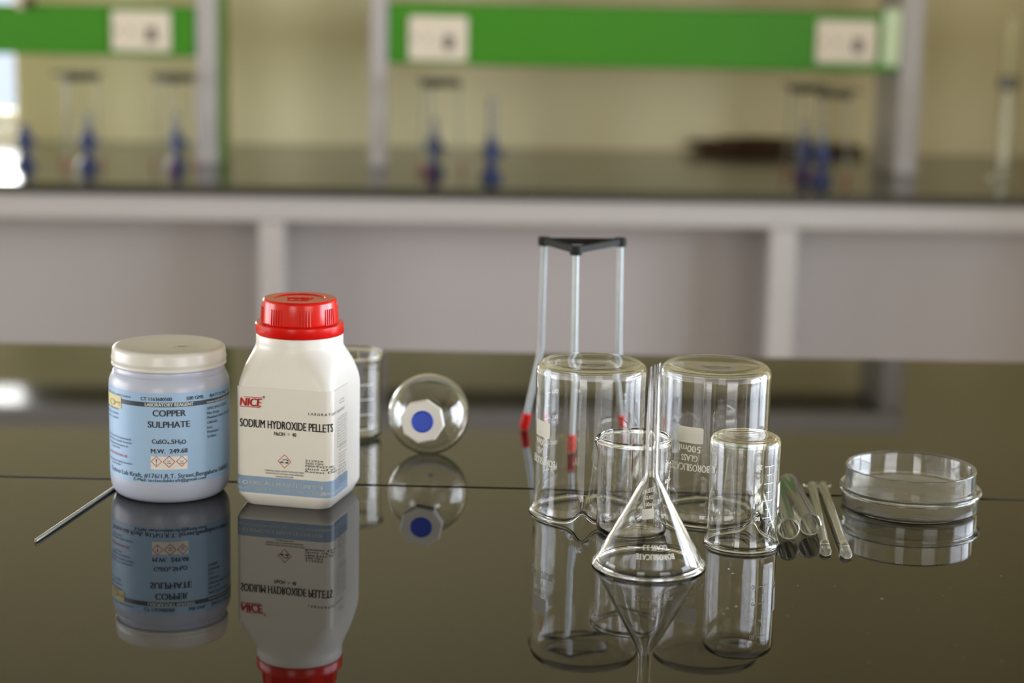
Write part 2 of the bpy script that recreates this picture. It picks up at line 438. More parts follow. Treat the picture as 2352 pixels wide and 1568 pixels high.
p4 = Print(); jt(p4, 'NOT FOR MEDICINAL USE', 253, 293, 1045, 5.0, bold=0.0110)
p4.build('red_text', M['red_ink'], lab, xf=jmap(0.00060))
for px in (357.7, 385.8, 414.2):
    p4 = Print().ring(diamond(ju(px), (jv(1045.5) + jv(1076)) / 2 + .0004, 0.0044 if px != 385.8 else 0.0048), 0.14)
    p4.build('hazard_diamond', M['red_ink'], lab, xf=jmap(0.00072))
Print().rect(ju(345), ju(427), jv(1078), jv(1048), 8).build('hazard_sticker', M['label_white'], lab, xf=jmap(0.00045))
p5 = Print()
for px in (385.8, 414.2):
    for k, s in enumerate(('HAS', 'LABEL')): jt(p5, s, px - 5 + (1 - k), px + 5 - (1 - k), 1059.5 + 5 * k, 2.6, bold=0.0100)
p5.build('tiny_print', M['ink'], lab, xf=jmap(0.00072))
yl = Print().rect(ju(251.5), ju(280.5), jv(934, 266), jv(906, 266), 6)
yb = yl.build('quality_sticker', M['yellow'], lab, xf=jmap(0.00050))
q = Print(); c0, v0 = ju(261), jv(921, 261)
q.v = []; q.f = []
ringp = [(c0 + 0.0050 * math.cos(a), v0 + 0.0026 * math.sin(a)) for a in [2 * PI * i / 18 for i in range(18)]]
q.ring(ringp, 0.18); jt(q, 'Quality', 263, 279, 924, 4.2, bold=0.0110)
q.rect(ju(262), ju(279), jv(928.5, 270), jv(927.4, 270))
q.build('sticker_emblem', M['stain'], yb, xf=jmap(0.00078))

# ------------------------------------------------------------------ sodium hydroxide bottle
BA = R_(-13)                     # turned so the right face shows
bc = ground(688.5, 1138.5)
bot = thing('reagent_bottle', 'tall white square plastic bottle of sodium hydroxide pellets with a red cap', 'bottle', bc, rz=BA)
A, RC = 0.0395, 0.0078
def rsq(th, a, rc):
    """polar radius of a rounded square"""
    c, s_ = abs(math.cos(th)), abs(math.sin(th))
    L = a - rc
    t = a / max(c, s_)
    x, y = t * c, t * s_
    if x > L and y > L:
        # ray against corner circle centred (L, L)
        b_ = c * L + s_ * L; q_ = b_ * b_ - (2 * L * L - rc * rc)
        t = b_ + math.sqrt(max(q_, 0))
    return t
NR = 160
secs = [(0.0015, .0330, .0100, 0), (0.0, .0338, .0100, 0), (0.0008, .0352, .0100, 0), (0.0060, .0377, .0090, 0), (0.0085, .0389, .0080, 0), (0.0110, .0395, RC, 0), (0.0890, .0395, RC, 0),
        (0.0930, .0394, .0085, 0), (0.0975, .0390, .0100, 0), (0.1020, .0384, .0125, 0), (0.1065, .0377, .0155, 0), (0.1110, .0369, .0190, .0), (0.1155, .0359, .0230, .05), (0.1195, .0352, .0270, .2), (0.1230, .0346, .0310, .5), (0.1255, .0342, .0335, .85), (0.1268, .0342, .0335, 1.0),
        (0.1318, .0342, .03, 1.0), (0.1330, .0336, .03, 1.0), (0.1332, .028, .03, 1.0)]
mb = MB(); v = []; f = []
for (z, a, rc, t) in secs:
    for i in range(NR):
        th = 2 * PI * i / NR
        r = rsq(th, a, min(rc, a * .999)) * (1 - t) + 0.0342 * (a / .0342 if z > .1315 else 1) * t
        v.append((r * math.cos(th), r * math.sin(th), z))
for k in range(len(secs) - 1):
    for i in range(NR):
        j = (i + 1) % NR; f.append((k * NR + i, k * NR + j, (k + 1) * NR + j, (k + 1) * NR + i))
f.append(tuple(range(NR))[::-1]); f.append(tuple((len(secs) - 1) * NR + i for i in range(NR)))
mb.add(v, f).build('bottle_body', M['hdpe'], bot, smooth=True, angle=45)
# cap
z0c = 0.1334
capprof = [(0, z0c), (0.0342, z0c), (0.0348, z0c + .001), (0.0347, z0c + 0.0078), (0.0341, z0c + .0086), (0.0304, z0c + .0092), (0.0298, z0c + .0100), (0.0292, 0.1585), (0.0287, 0.1602), (0.0277, 0.1611),
           (0.0200, 0.1611), (0.0195, 0.1603), (0.0, 0.1603)]
cm = MB().lathe(capprof, 128)
for g in range(8):
    for k in range(5):
        a = 2 * PI * g / 8 + R_(-64) + (k - 2) * R_(4.5)
        r0, r1 = 0.0288, 0.0302
        d = 0.0006
        ca, sa = math.cos(a), math.sin(a)
        vs = []
        for (zz, rr) in ((z0c + .0088, r1 + .0006), (0.1550, r1 - .0002)):
            for (rad, tt) in ((r0, -d), (rr, -d * .5), (rr, d * .5), (r0, d)):
                vs.append((rad * ca - tt * sa, rad * sa + tt * ca, zz))
        cm.add(vs, [(0, 1, 5, 4), (1, 2, 6, 5), (2, 3, 7, 6), (0, 3, 2, 1), (4, 5, 6, 7), (0, 4, 7, 3)])
cap = cm.build('screw_cap', M['cap_red'], bot, smooth=True, angle=35, recalc=False)
bpy.context.view_layer.update()
em = Print().text('NICE', -0.0095, 0.0095, -0.0035, 0.0068, bold=0.0, slant=0.25)
em.rect(-0.0075, 0.0100, 0.0032, 0.0038); em.rect(-0.0100, 0.0070, -0.0045, -0.0039)
er = R_(20)
em.build('embossed_logo', M['cap_red'], cap, xf=lambda p: (p[0] * math.cos(er) - p[1] * math.sin(er), p[0] * math.sin(er) + p[1] * math.cos(er), 0.1608)).modifiers.new('relief', 'SOLIDIFY').thickness = 0.0012
# perimeter map: s = 0 in the middle of the front face (-y), growing to the right (+x)
Lf = A - RC; ARC = RC * PI / 2
def perim(s, off):
    sg = 1 if s >= 0 else -1; s = abs(s); r = RC + off
    if s <= Lf: x, y = s, -A - off
    elif s <= Lf + ARC:
        a = (s - Lf) / RC; x, y = Lf + r * math.sin(a), -Lf - r * math.cos(a)
    else: x, y = A + off, -Lf + (s - Lf - ARC)
    return (sg * x, y)
def bmap(off):
    return lambda p: (*perim(p[0], off), p[1])
def bworld(s, z):
    x, y = perim(s, 0); c, s_ = math.cos(BA), math.sin(BA)
    return (bc.x + x * c - y * s_, bc.y + x * s_ + y * c, TZ + z)
def bs(px, z=0.05):
    best = min(range(-520, 780), key=lambda i: abs(project(bworld(i * 1e-4, z))[0] - px))
    return best * 1e-4
def bv(py, px):
    s = bs(px); lo, hi = 0, .13
    for _ in range(36):
        m_ = (lo + hi) / 2
        if project(bworld(s, m_))[1] > py: lo = m_
        else: hi = m_
    return lo
def bt_(P, s, x0, x1, px, py, cap_px, **k):
    P.text(s, bs(x0), bs(x1), bv(py, px), cap_px / 2850, **k)
sR = bs(797.5)
sL = -(Lf + ARC + 0.012)
vb0, vb1, vtop = bv(1140.5, 700), bv(1102, 700), bv(894, 655)
bl = Print().rect(sL, sR, vb0, vtop, 60).build('paper_label', M['label_white'], bot, xf=bmap(0.00020), smooth=True)
bl['label'] = 'off-white printed label'
Print().rect(sL, sR, vb0, vb1, 60).build('blue_band', M['label_band'], bl, xf=bmap(0.00040), smooth=True)
k1 = Print()
bt_(k1, 'SODIUM HYDROXIDE PELLETS', 553, 763.5, 655, 986, 18.0, bold=0.0115)
bt_(k1, 'NaOH  =  40', 630.5, 680.5, 655, 1001, 8.6, bold=0.0110)
bt_(k1, 'L A B O R A T O R Y   R E A G E N T', 709, 789, 740, 955, 5.8, bold=0.0040)
k1.ring([(bs(607) + 0.0010 * math.cos(a), bv(911.5, 607) + 0.0010 * math.sin(a)) for a in [2 * PI * i / 14 for i in range(14)]], 0.22)
bt_(k1, 'R', 606.0, 608.6, 607, 913, 3.2)
for i, (s, x1) in enumerate((('S12929', 742), ('500 GM', 742.5), ('MRP:\u20b9427.00', 765), ('(Incl of all', 768), ('Retest Date', 772))):
    bt_(k1, s, 702, x1, 725, 1061 + 6.3 * i, 4.5, bold=0.003)
bt_(k1, 'CORROSIVE. AVOID CONTACT WITH BODY PARTS.', 608, 700, 655, 1084.5, 3.6)
bt_(k1, 'USE PROTECTIVE CLOTHING WHILE HANDLING.', 610.5, 698, 655, 1090.3, 3.6)
bt_(k1, 'HANDLE WITH CARE', 633.5, 674, 655, 1096.5, 3.6)
# corrosion pictogram
su, sv = bs(654), bv(1059, 654)
k1.rect(su - .0038, su - .0006, sv - .0014, sv - .0007); k1.rect(su - .0032, su - .0012, sv - .0004, sv - .00005)
k1.poly([(su - .0016, sv + .0014), (su + .0012, sv + .0018), (su + .0012, sv + .0012), (su - .0016, sv + .0008)])
k1.poly([(su + .0010, sv + .0018), (su + .0034, sv + .0012), (su + .0030, sv + .0002), (su + .0020, sv + .0008)])
k1.poly([(su + .0006, sv - .0006), (su + .0030, sv - .0002), (su + .0034, sv - .0014), (su + .0010, sv - .0016)])
k1.build('printed_text', M['black'], bl, xf=bmap(0.00062))
k2 = Print(); nv = bv(933.5, 575)
bt_(k2, 'NICE', 553.0, 600.0, 575, 931.5, 17.5, bold=0.0280, slant=0.14)
nv0 = bv(934.5, 575); nv1 = bv(910.5, 575)
k2.rect(bs(553), bs(598.5), nv0, nv0 + .0006, 8); k2.rect(bs(562), bs(603.5), nv1 - .0006, nv1, 8)
k2.build('red_logo', M['red_ink'], bl, xf=bmap(0.00062))
k2 = Print(); k2.ring(diamond(su, sv, 0.0056), 0.10); k2.build('hazard_diamond', M['red_ink'], bl, xf=bmap(0.00062))
k3 = Print()
bt_(k3, 'NICE CHEMICALS PRIVATE LIMITED', 549.5, 741, 655, 1117.5, 8.2, bold=0.0110)
bt_(k3, 'Edappally, Kochi-682024, Kerala, India.   E-mail: marketing@nicechemicals.com', 549.5, 783, 655, 1128.5, 5.6, bold=0.0060)
k3.build('white_text', M['white'], bl, xf=bmap(0.00070))
k4 = Print()
s0, s1 = bs(774), bs(795); dv = .0021
u_ = (s1 - s0)
def small(rows, vtop_, a, b, h, jag):
    for i, t in enumerate(rows):
        k4.text(t, s0 + u_ * (a + jag * random.random()), s0 + u_ * (b - jag * random.random()), vtop_ - i * dv * 1.05, h)
small(['Minimum assay of content', 'Maximum limits of impurity', 'Carbonate as Na2CO3', 'Chloride and sulphate', 'Heavy metals', 'Iron', 'Potassium', 'Loss on drying', 'Store in dry place'], .0700, .05, .92, .0010, .05)
small(['Net weight when packed', 'Lab use only', 'Not for drug use'], .0500, .1, .95, .0011, .08)
small(['Toxic and corrosive', 'keep locked up', 'away from water', 'Danger'], .0420, .1, .95, .0011, .1)
k4.ring([(s0 - .0006, .0490), (s1, .0490), (s1, .0722), (s0 - .0006, .0722)], 0.02)
for i in range(6): k4.text('MFD 08 2023'[:8 + i % 3], s0 + u_ * (.05 + .2 * random.random()), s1 - .001, .0320 - i * .0027, .0017)
small(['Cat. N 40029', 'Assay'], .0850, .1, .75, .0011, .1)
k4.build('side_print', M['grey'], bl, xf=bmap(0.00062))
k5 = Print()
sl = bs(551)
for i in range(9): k5.text('HNBREGKP5'[i], sl - .0010, sl + .0010, .0585 - i * .0040, .0021, bold=0.0110)
k5.build('edge_print', M['ink2'], bl, xf=bmap(0.00062))

# ------------------------------------------------------------------ glassware
def wall_map(R, phi0, z0, inv, off=0.00018, cone=None):
    """(u, v) of a mark centred at azimuth phi0 (0 = towards camera, + = right) and height z0"""
    sg = -1 if inv else 1
    def g(p):
        z = z0 + sg * p[1]; r = (cone(z) if cone else R) + off
        a = phi0 + sg * p[0] / (cone(z0) if cone else R)
        return (r * math.sin(a), -r * math.cos(a), z)
    return g
def beaker(name, label, loc, R, Rr, h, inv, spout, group=None, marks=(), m=None, th=0.0016, sp=(0.0045, 0.0100, 0.17)):
    """spout: azimuth like phi"""
    t = thing(name, label, 'beaker', loc, group)
    az = math.atan2(-loc.x, loc.y)
    c = 0.008 if R > .035 else 0.006
    out = [(0, 0.00045), (R * .30, 0.00045), (R * .36, 0.0003), (R * .60, 0.0002), (R - c - .001, 0.0)] + \
          [(R - c + c * math.sin(R_(a)), c - c * math.cos(R_(a))) for a in (15, 30, 45, 60, 75, 90)]
    nst = 8
    out += [(R, c + (h - .012 - c) * i / nst) for i in range(1, nst + 1)]
    out += [(R + (Rr - R) * q ** 2 * .75, h - .012 + .0095 * q) for q in (.2, .4, .6, .8, 1.0)]
    out += [(Rr + .0002, h - .0019), (Rr + .0003, h - .0011), (Rr - .0001, h - .0004), (Rr - .0010, h)]
    Ri = R - th
    inn = [(Rr - .0020, h - .0001), (Rr - .0028, h - .0007), (Rr - .0031, h - .0015), (Rr - .0028, h - .0023)]
    inn += [(Ri + (Rr - R) * q ** 2 * .75, h - .012 + .0095 * q) for q in (.9, .75, .6, .4, .2)]
    ci = c - th
    inn += [(Ri, c + th * .5 + (h - .012 - c) * i / nst) for i in range(nst - 0, -1, -1)][1:]
    inn += [(Ri - ci + ci * math.sin(R_(a)), c + .001 - ci * math.cos(R_(a))) for a in (75, 60, 45, 30, 15)]
    inn += [(R * .62, 0.0024), (R * .40, 0.0023), (R * .3, .0023), (0, 0.0023)]
    sa = (spout + az - PI / 2)
    def mod(a, r, z):
        zz = z
        if z > h - .016 and spout is not None:
            k = (z - (h - .016)) / .016; k = k * k * (3 - 2 * k)
            d = (a - sa + PI) % (2 * PI) - PI
            g = (1 + (d / sp[2]) ** 2) ** -1.6
            r = r + sp[0] * k * g; zz = z - sp[1] * k * g
        return r, (h - zz if inv else zz)
    b = MB().lathe(out + inn, 144, mod=mod)
    b.build('glass_body', m or M['glass'], t, smooth=True, angle=60)
    pr = MB()
    for (kind, phi, z, dat) in marks:
        P = Print()
        if kind == 'block':      # maker's block: white field and lines of text, upright layout, z = top of field on an upright beaker
            wdt, hgt, lines = dat
            cr = .0014; out_ = []
            for (qx, qy, a0) in ((1, 1, 0), (-1, 1, 90), (-1, -1, 180), (1, -1, 270)):
                out_ += [(qx * (wdt / 2 - cr) + cr * math.cos(R_(a0 + b_)), qy * (hgt / 2 - cr) + cr * math.sin(R_(a0 + b_))) for b_ in (0, 30, 60, 90)]
            for k in range(8):   # rounded field in vertical strips so that it bends with the glass
                P.rect(-wdt / 2 + cr + (wdt - 2 * cr) * k / 8, -wdt / 2 + cr + (wdt - 2 * cr) * (k + 1) / 8, -hgt / 2, hgt / 2)
            P.poly([q for q in out_ if q[0] >= wdt / 2 - cr - 1e-9]); P.poly([q for q in out_ if q[0] <= -wdt / 2 + cr + 1e-9])
            vv = hgt / 2 + .0020
            for (s, ww, cp) in lines:
                P.text(s, -ww / 2, ww / 2, vv, cp, bold=0.0110); vv += cp + .0023
        elif kind == 'scale':
            n_, step, wdt, nums, side = dat
            P.rect(-.00025, .00025, 0, step * (n_ - 1))
            for i in range(n_):
                ww = wdt if i % 2 == 0 else wdt * .45
                P.rect(-ww / 2, ww / 2, step * i - .0003, step * i + .0003, 4)
                if i % 2 == 0 and i // 2 < len(nums):
                    s = nums[i // 2]; cw = .0021 * len(s)
                    u0 = wdt / 2 + .0020 if side > 0 else -wdt / 2 - .0012 - cw
                    P.text(s, u0, u0 + cw, step * i - .0015, .0032, bold=0.0110)
        elif kind == 'dashes':
            n_, step, wdt = dat
            for i in range(n_): P.rect(-wdt / 2, wdt / 2, step * i - .0005, step * i + .0005, 12)
        g = wall_map(R, phi + az, z, inv)
        P.build('printed_lettering' if kind == 'block' else 'printed_scale', M['print'], t, xf=g, recalc=False)
    return t
big = [('500ml', .0180, .0050), ('GLASS', .0135, .0048), ('BOROSILICATE', .0330, .0055)]
b1 = beaker('glass_beaker', 'large glass beaker standing upside down in front of the tripod stand', ground(1350, 1173), .0432, .0462, .1205, True, R_(-5),
            group='upturned large beakers', marks=[('block', R_(-59), .0706, (.0210, .0125, big)), ('scale', R_(-125), .0890, (7, .0105, .0080, ['100', '200', '300', '400'], 1))])
b2 = beaker('glass_beaker', 'large upturned glass beaker with its white printed block facing forward, right of the funnel stem', ground(1631, 1178), .0432, .0462, .1205, True, R_(50),
            group='upturned large beakers', marks=[('block', R_(-24), .0716, (.0215, .0125, big)), ('scale', R_(-96), .0985, (7, .0110, .0080, ['100', '200', '300', '400'], -1))])
b3 = beaker('glass_beaker', 'small glass beaker upside down with a white printed scale on its right side', ground(1703, 1247), .0262, .0282, .0835, True, R_(165),
            th=.0013, sp=(.004, .0080, .24), marks=[('scale', R_(43), .0648, (7, .00645, .0090, ['20', '40', '60', '80'], 1)), ('block', R_(84), .040, (.012, .018, [('100ml', .010, .0035)]))])
b4 = beaker('glass_beaker', 'small glass beaker standing upright with its spout to the left, behind the funnel', ground(1452, 1221), .0276, .0282, .0748, False, R_(-85),
            th=.0013, sp=(.0025, .003, .16), marks=[('block', R_(24), .0220, (.0115, .0080, [('100ml', .0085, .0030), ('GLASS', .008, .0028), ('BOROSILICATE', .0165, .0030)])),
                                                    ('scale', R_(74), .018, (7, .0065, .006, ['20', '40', '60', '80'], -1))])
b5 = beaker('glass_beaker', 'small glass beaker half hidden behind the white bottle', ground(809, 1003), .0262, .0284, .0790, False, R_(-60), th=.0013,
            marks=[('dashes', R_(25), .0125, (4, .0135, .017))])

# funnel
fr = .0403
fc = ground(1489.5, 1296)
fu = thing('glass_funnel', 'clear glass funnel standing upside down on its rim, stem pointing up', 'funnel', fc)
hs, ht = .0712, .1458
t1 = .0013
def fprof():
    o = [(fr - .0016, 0.0), (fr - .0003, .0002), (fr + .0006, .0011), (fr + .0003, .0021), (fr - .0015, .0036)]
    n = 14
    o += [(fr - .0016 + (.0066 - fr + .0016) * i / n, .0036 + (hs - .0080 - .0036) * i / n) for i in range(1, n + 1)]
    o += [(.0056, hs - .0058), (.00515, hs - .003), (.0050, hs), (.0049, hs + .02), (.0044, ht - .02), (.0042, ht - .001), (.0040, ht)]
    i_ = [(.0030, ht), (.0028, ht - .001), (.0030, ht - .02), (.0033, hs + .02), (.0034, hs), (.0037, hs - .004), (.0048, hs - .008)]
    i_ += [(.0066 - t1 * .8 + (fr - .0030 - .0066 + t1 * .8) * i / n, hs - .0095 - (hs - .0095 - .0030) * i / n) for i in range(1, n + 1)]
    i_ += [(fr - .0028, .0012)]
    return o + i_ + [(fr - .0031, .0009), (fr - .0026, .0002)] + [o[0]]
def fmod(a, r, z):
    if z > ht - .0015: z = z + .0042 * (1 - math.cos(a - R_(150))) * .5 - .0021
    return r, z
MB().lathe(fprof(), 144, mod=fmod).build('glass_body', M['glass'], fu, smooth=True, angle=60)
cone = lambda z: fr - .0016 + (.0066 - fr + .0016) * (z - .0036) / (hs - .0116)
P = Print(); P.text('BOROSILICATE', -.0138, .0138, -.0020, .0034, bold=0.0110); P.text('GLASS 3.3', -.0095, .0095, -.0078, .0031, bold=0.0110)
P.build('printed_marks', M['print'], fu, xf=wall_map(0, R_(4), .0150, True, cone=cone), recalc=False)['label'] = 'white printed lettering'

# volumetric flask lying down, stopper towards the camera
bulb = ground(984, 1041); st_ = ground(969, 1089)
fl = thing('stoppered_flask', 'round glass flask lying down with an octagonal white and blue stopper facing forward', 'flask', bulb)
BR = .0355
sc_ = Vector((st_.x - bulb.x, st_.y - bulb.y, .0455)) ; c_ = Vector((0, 0, BR))
ax = (sc_ - c_).normalized(); Ls = (sc_ - c_).length
def shell(tk):
    return [(max((BR - tk) * math.sin(R_(a)), 0 if a < 179 else 0), (BR - tk) * -math.cos(R_(a)) * (.96 if a < 60 else 1)) for a in range(4, 160, 6)]
o = [(0, -BR * .95 + .0006)] + shell(0)[0:]
neck_r = .0098
o = [p for p in o if not (p[1] > 0 and p[0] < neck_r + .003)]
zn = math.sqrt(BR ** 2 - (neck_r + .003) ** 2)
o += [(neck_r + .0012, zn + .0012), (neck_r, zn + .004), (neck_r, Ls - .012), (neck_r + .0022, Ls - .011), (neck_r + .0022, Ls - .008)]
i_ = [(neck_r - .0012, Ls - .008), (neck_r - .0014, zn + .004), (neck_r - .0002, zn + .0010)] + [p for p in shell(.0013)[::-1] if not (p[1] > 0 and p[0] < neck_r + .0022)] + [(0, -(BR - .0013) * .95)]
MB().lathe(o + i_, 96, c=c_, axis=ax).build('glass_body', M['glass'], fl, smooth=True, angle=60)
def octa(mb, r, r2, z0, z1, ch, n=8, rot=0.0):
    rings = [(r2, z0), (r, z0 + ch), (r, z1 - ch), (r * .93, z1)]
    v = []; f = []
    for (rr, z) in rings:
        for i in range(n): a = 2 * PI * i / n + rot; v.append((rr * math.cos(a), rr * math.sin(a), z))
    for k in range(3):
        for i in range(n): j = (i + 1) % n; f.append((k * n + i, k * n + j, (k + 1) * n + j, (k + 1) * n + i))
    f.append(tuple(range(n))[::-1]); f.append(tuple(3 * n + i for i in range(n)))
    q = Vector((0, 0, 1)).rotation_difference(ax).to_matrix()
    mb.add([q @ Vector(p) + c_ for p in v], f)
mb = MB(); octa(mb, .0188, .0150, Ls - .0075, Ls + .0015, .0012, rot=R_(33))
stp = mb.build('stopper', M['stopper'], fl, bevel=0.0008)
MB().lathe([(0, Ls + .0005), (.0092, Ls + .0005), (.0092, Ls + .0020), (.0084, Ls + .0026), (.0078, Ls + .0019), (0, Ls + .0018)], 48, c=c_, axis=ax).build('blue_disc', M['blue'], stp, smooth=True)
MB().lathe([(0, Ls - .022), (.0075, Ls - .022), (.0080, Ls - .0078), (0, Ls - .0078)], 48, c=c_, axis=ax).build('plug', M['stopper'], stp, smooth=True)

# ------------------------------------------------------------------ tripod stands
def tripod(label, base, feet, tops, bends, h, bend_h, group=None, legm=None, rad=.0030, tip=.0155, tipm=M['red_rubber'], ring_r=.0030):
    t = thing('tripod_stand', label, 'tripod stand', base, group)
    rel = lambda p: Vector((p[0] - base[0], p[1] - base[1], p[2] - base[2]))
    TP = [rel(p) for p in tops]
    mb = MB()
    for i in range(3):
        a, b = TP[i], TP[(i + 1) % 3]
        d = (b - a).normalized(); n_ = Vector((-d.y, d.x, 0)) * ring_r * 1.1; e = d * .0045
        for (p0, p1) in ((a - e, b + e),):
            vs = [p0 - n_, p0 + n_, p1 + n_, p1 - n_]
            vs = [q + Vector((0, 0, -ring_r)) for q in vs] + [q + Vector((0, 0, ring_r)) for q in vs]
            mb.add(vs, [(3, 2, 1, 0), (4, 5, 6, 7), (0, 1, 5, 4), (1, 2, 6, 5), (2, 3, 7, 6), (3, 0, 4, 7)])
        mb.lathe([(0, -ring_r * 1.6), (.0052, -ring_r * 1.6), (.0058, 0), (.0050, ring_r * 1.3), (0, ring_r * 1.3)], 20, c=a)
    mb.build('triangle_top', M['iron'], t, smooth=True, angle=30, recalc=False)
    for i in range(3):
        ft, bd, tp = rel(feet[i]), rel(bends[i]), TP[i] + Vector((0, 0, -ring_r * .6))
        ft.z += rad * .4
        k = (bd - ft).normalized()
        pts = [ft + k * .002, bd - k * .008, bd, bd + (tp - bd).normalized() * .008, tp]
        pts[2] = (pts[1] + pts[3]) / 2 * .5 + bd * .5
        leg = MB().tube(pts, rad, 14).build('leg', legm or M['zinc'], t, smooth=True)
        MB().tube([ft, ft + k * .0012, ft + k * tip, ft + k * (tip + .0006)], [rad * 1.35, rad * 1.55, rad * 1.55, rad * 1.2], 14).build('rubber_foot', tipm, leg, smooth=True)
    return t
TH = .1850
fA, fB, fC = ground(1203, 986), ground(1307, 1037), ground(1446, 985)
tA, tB, tC = ground(1250, 553, TH), ground(1323, 574, TH), ground(1425, 555, TH)
BH = .085
def lerp(a, b, t): return a + (b - a) * t
def bendpt(px, py, hh): return ground(px, py, hh)
tripod('tall steel tripod stand with black triangular top and red rubber feet, behind the upturned beakers', lerp(lerp(fA, fB, .5), fC, .33),
       [fA, fB, fC], [tA, tB, tC], [bendpt(1243, 800, .080), bendpt(1319, 828, .085), bendpt(1421, 810, .080)], TH, BH, rad=.0027, ring_r=.0026)

# ------------------------------------------------------------------ test tubes, rods, petri dishes, metal rod
def test_tube(label, mouth, back, r, L=None):
    m0 = ground(*mouth); b0 = ground(*back); d = (b0 - m0); L = L or d.length; d.normalize()
    t = thing('test_tube', label, 'test tube', m0, 'test tubes lying beside the small upturned beaker')
    o = [(r + .0005, 0), (r + .0007, .0006), (r + .0003, .0016), (r, .0024), (r, L - r)] + [(r * math.cos(R_(a)), L - r + r * math.sin(R_(a))) for a in (15, 30, 45, 60, 75)] + [(0, L)]
    ri = r - .0009
    i_ = [(0, L - .001)] + [(ri * math.cos(R_(a)), L - r + ri * math.sin(R_(a))) for a in (75, 60, 45, 30, 15)] + [(ri, L - r), (ri, .002), (ri + .0003, .0002)]
    prof = o + i_ + [o[0]]
    MB().lathe(prof, 64, c=(0, 0, r + .0007), axis=d).build('glass_body', M['cloudy'], t, smooth=True, angle=60)
    return t
test_tube('cloudy glass test tube lying against the small upturned beaker, mouth forward', (1811, 1239), (1775, 1128), .0076)
test_tube('cloudy glass test tube lying second from the small upturned beaker, beside the thin stirring rods', (1860, 1230), (1806, 1128), .0082)

def stir_rod(label, tipp, topp, r):
    p0 = ground(*tipp); p1 = ground(*topp)
    t = thing('stirring_rod', label, 'stirring rod', p0, 'clear stirring rods beside the petri dishes')
    d = p1 - p0; L = d.length; d.normalize(); n_ = Vector((-d.y, d.x, 0))
    zc = r * 1.05
    prof = [(r, .018), (r, L - .002), (r * .97, L - .001), (r * .62, L - .001), (r * .60, .020), (r * .60, .018)]
    MB().lathe(prof + [prof[0]], 32, c=(0, 0, zc), axis=d).build('shaft', M['cloudy'], t, smooth=True, angle=50)
    mb = MB(); secs = [(-.001, .0022, .0006, .0012), (.003, .0042, .0011, .0016), (.008, .0047, .0017, .0024), (.013, r * 1.05, r * .8, r * .95), (.0195, r * 1.01, r * 1.01, zc)]
    v = []; f = []; n = 20
    for (s, a, b, z) in secs:
        for k in range(n):
            an = 2 * PI * k / n; v.append(d * s + n_ * (a * math.cos(an)) + Vector((0, 0, z + b * math.sin(an))))
    for i in range(len(secs) - 1):
        for k in range(n): k2 = (k + 1) % n; f.append((i * n + k, i * n + k2, (i + 1) * n + k2, (i + 1) * n + k))
    f.append(tuple(range(n))[::-1]); f.append(tuple((len(secs) - 1) * n + k for k in range(n)))
    mb.add(v, f).build('flat_tip', M['cloudy'], t, smooth=True)
    bc_ = d * (L - .0015) + Vector((0, 0, zc * 1.15)); hw = r * 1.8
    MB().tube([bc_ - n_ * hw, bc_ - n_ * (hw - .0006), bc_ + n_ * (hw - .0006), bc_ + n_ * hw], [r * .45, r * .62, r * .62, r * .45], 16).build('crossbar', M['cloudy'], t, smooth=True, angle=50)
    return t
stir_rod('clear hollow stirring rod with flattened tip, nearer the test tubes', (1897, 1278), (1864, 1124), .0038)
stir_rod('clear hollow stirring rod with flattened tip, nearer the petri dishes', (1945, 1284), (1888, 1124), .0038)

pc = ground(2087, 1164)
def dish(label, z, r, h, bulge, name='petri_dish'):
    t = thing(name, label, 'petri dish', (pc.x, pc.y, TZ + z), 'stacked petri dishes')
    o = [(0, 0), (r - .004, 0), (r - .0015, .0004), (r - .0003, .0016), (r, .0035)]
    if bulge: o += [(r, h - .0055), (r + .0006, h - .0045), (r + .0024, h - .0035), (r + .0028, h - .0020), (r + .0022, h - .0005), (r + .0008, h)]
    else: o += [(r, h - .0012), (r + .0002, h - .0005), (r - .0002, h)]
    i_ = [(r - .0020, h - .0002), (r - .0026, h - .0012), (r - .0022, .0040), (r - .0028, .0026), (r - .0045, .0020), (0, .0020)]
    MB().lathe(o + i_, 160).build('dish_wall', M['acrylic'], t, smooth=True, angle=60)
    return t
dish('clear petri dish with a thick rim standing on the granite, lower of the two', 0.0, .0540, .0180, True)
dish('clear open petri dish nested on top of the other petri dish', .0130, .0514, .0208, False)

r0 = ground(82, 1246); r1 = ground(262, 1124); dr = (r1 - r0)
r1 = r0 + dr * 1.42
t = thing('metal_rod', 'thin bright metal rod lying on the granite behind the copper sulphate jar', 'rod', r0)
d = r1 - r0
MB().tube([Vector((0, 0, .0015)), Vector((d.x * .004, d.y * .004, .0015)), Vector((d.x, d.y, .0015))], [.0011, .0014, .0014], 20).build('rod_shaft', M['rodsteel'], t, smooth=True)

# ------------------------------------------------------------------ far bench
def F0(x, y, z): return Vector(F(x, y, z))
bench_x0 = LX_L + .01; bench_x1 = LX_J - .002; rk0 = bx0 = bp(-260, 250, .43)[0]
fb = thing('wall_bench', 'long grey steel lab bench against the far wall', 'bench', F0((bench_x0 + bench_x1) / 2, .3, FL))
wl = lambda p: Vector(p) - fb.location
def fb_part(name, boxes, m, parent=fb, bevel=0.0, label=None):
    mb = MB()
    for b_ in boxes: fbox(mb, *b_)
    mb.v = [tuple(Vector(p) - fb.location) for p in mb.v]
    o = mb.build(name, m, parent, bevel=bevel, recalc=False)
    if label: o['label'] = label
    return o
zr0 = bp(1200, 466, 0)[1]; zr1 = bp(1200, 516, 0.01)[1]
mbw = MB(); fbox(mbw, bench_x0, bench_x1, -.004, LY_B - .004, -.021, 0)
wt = mbw.build('granite_worktop', M['granite_far'], recalc=False, bevel=.001)
tag(wt, 'long black granite worktop lying on the grey bench against the far wall', 'worktop')
zrb = zr1
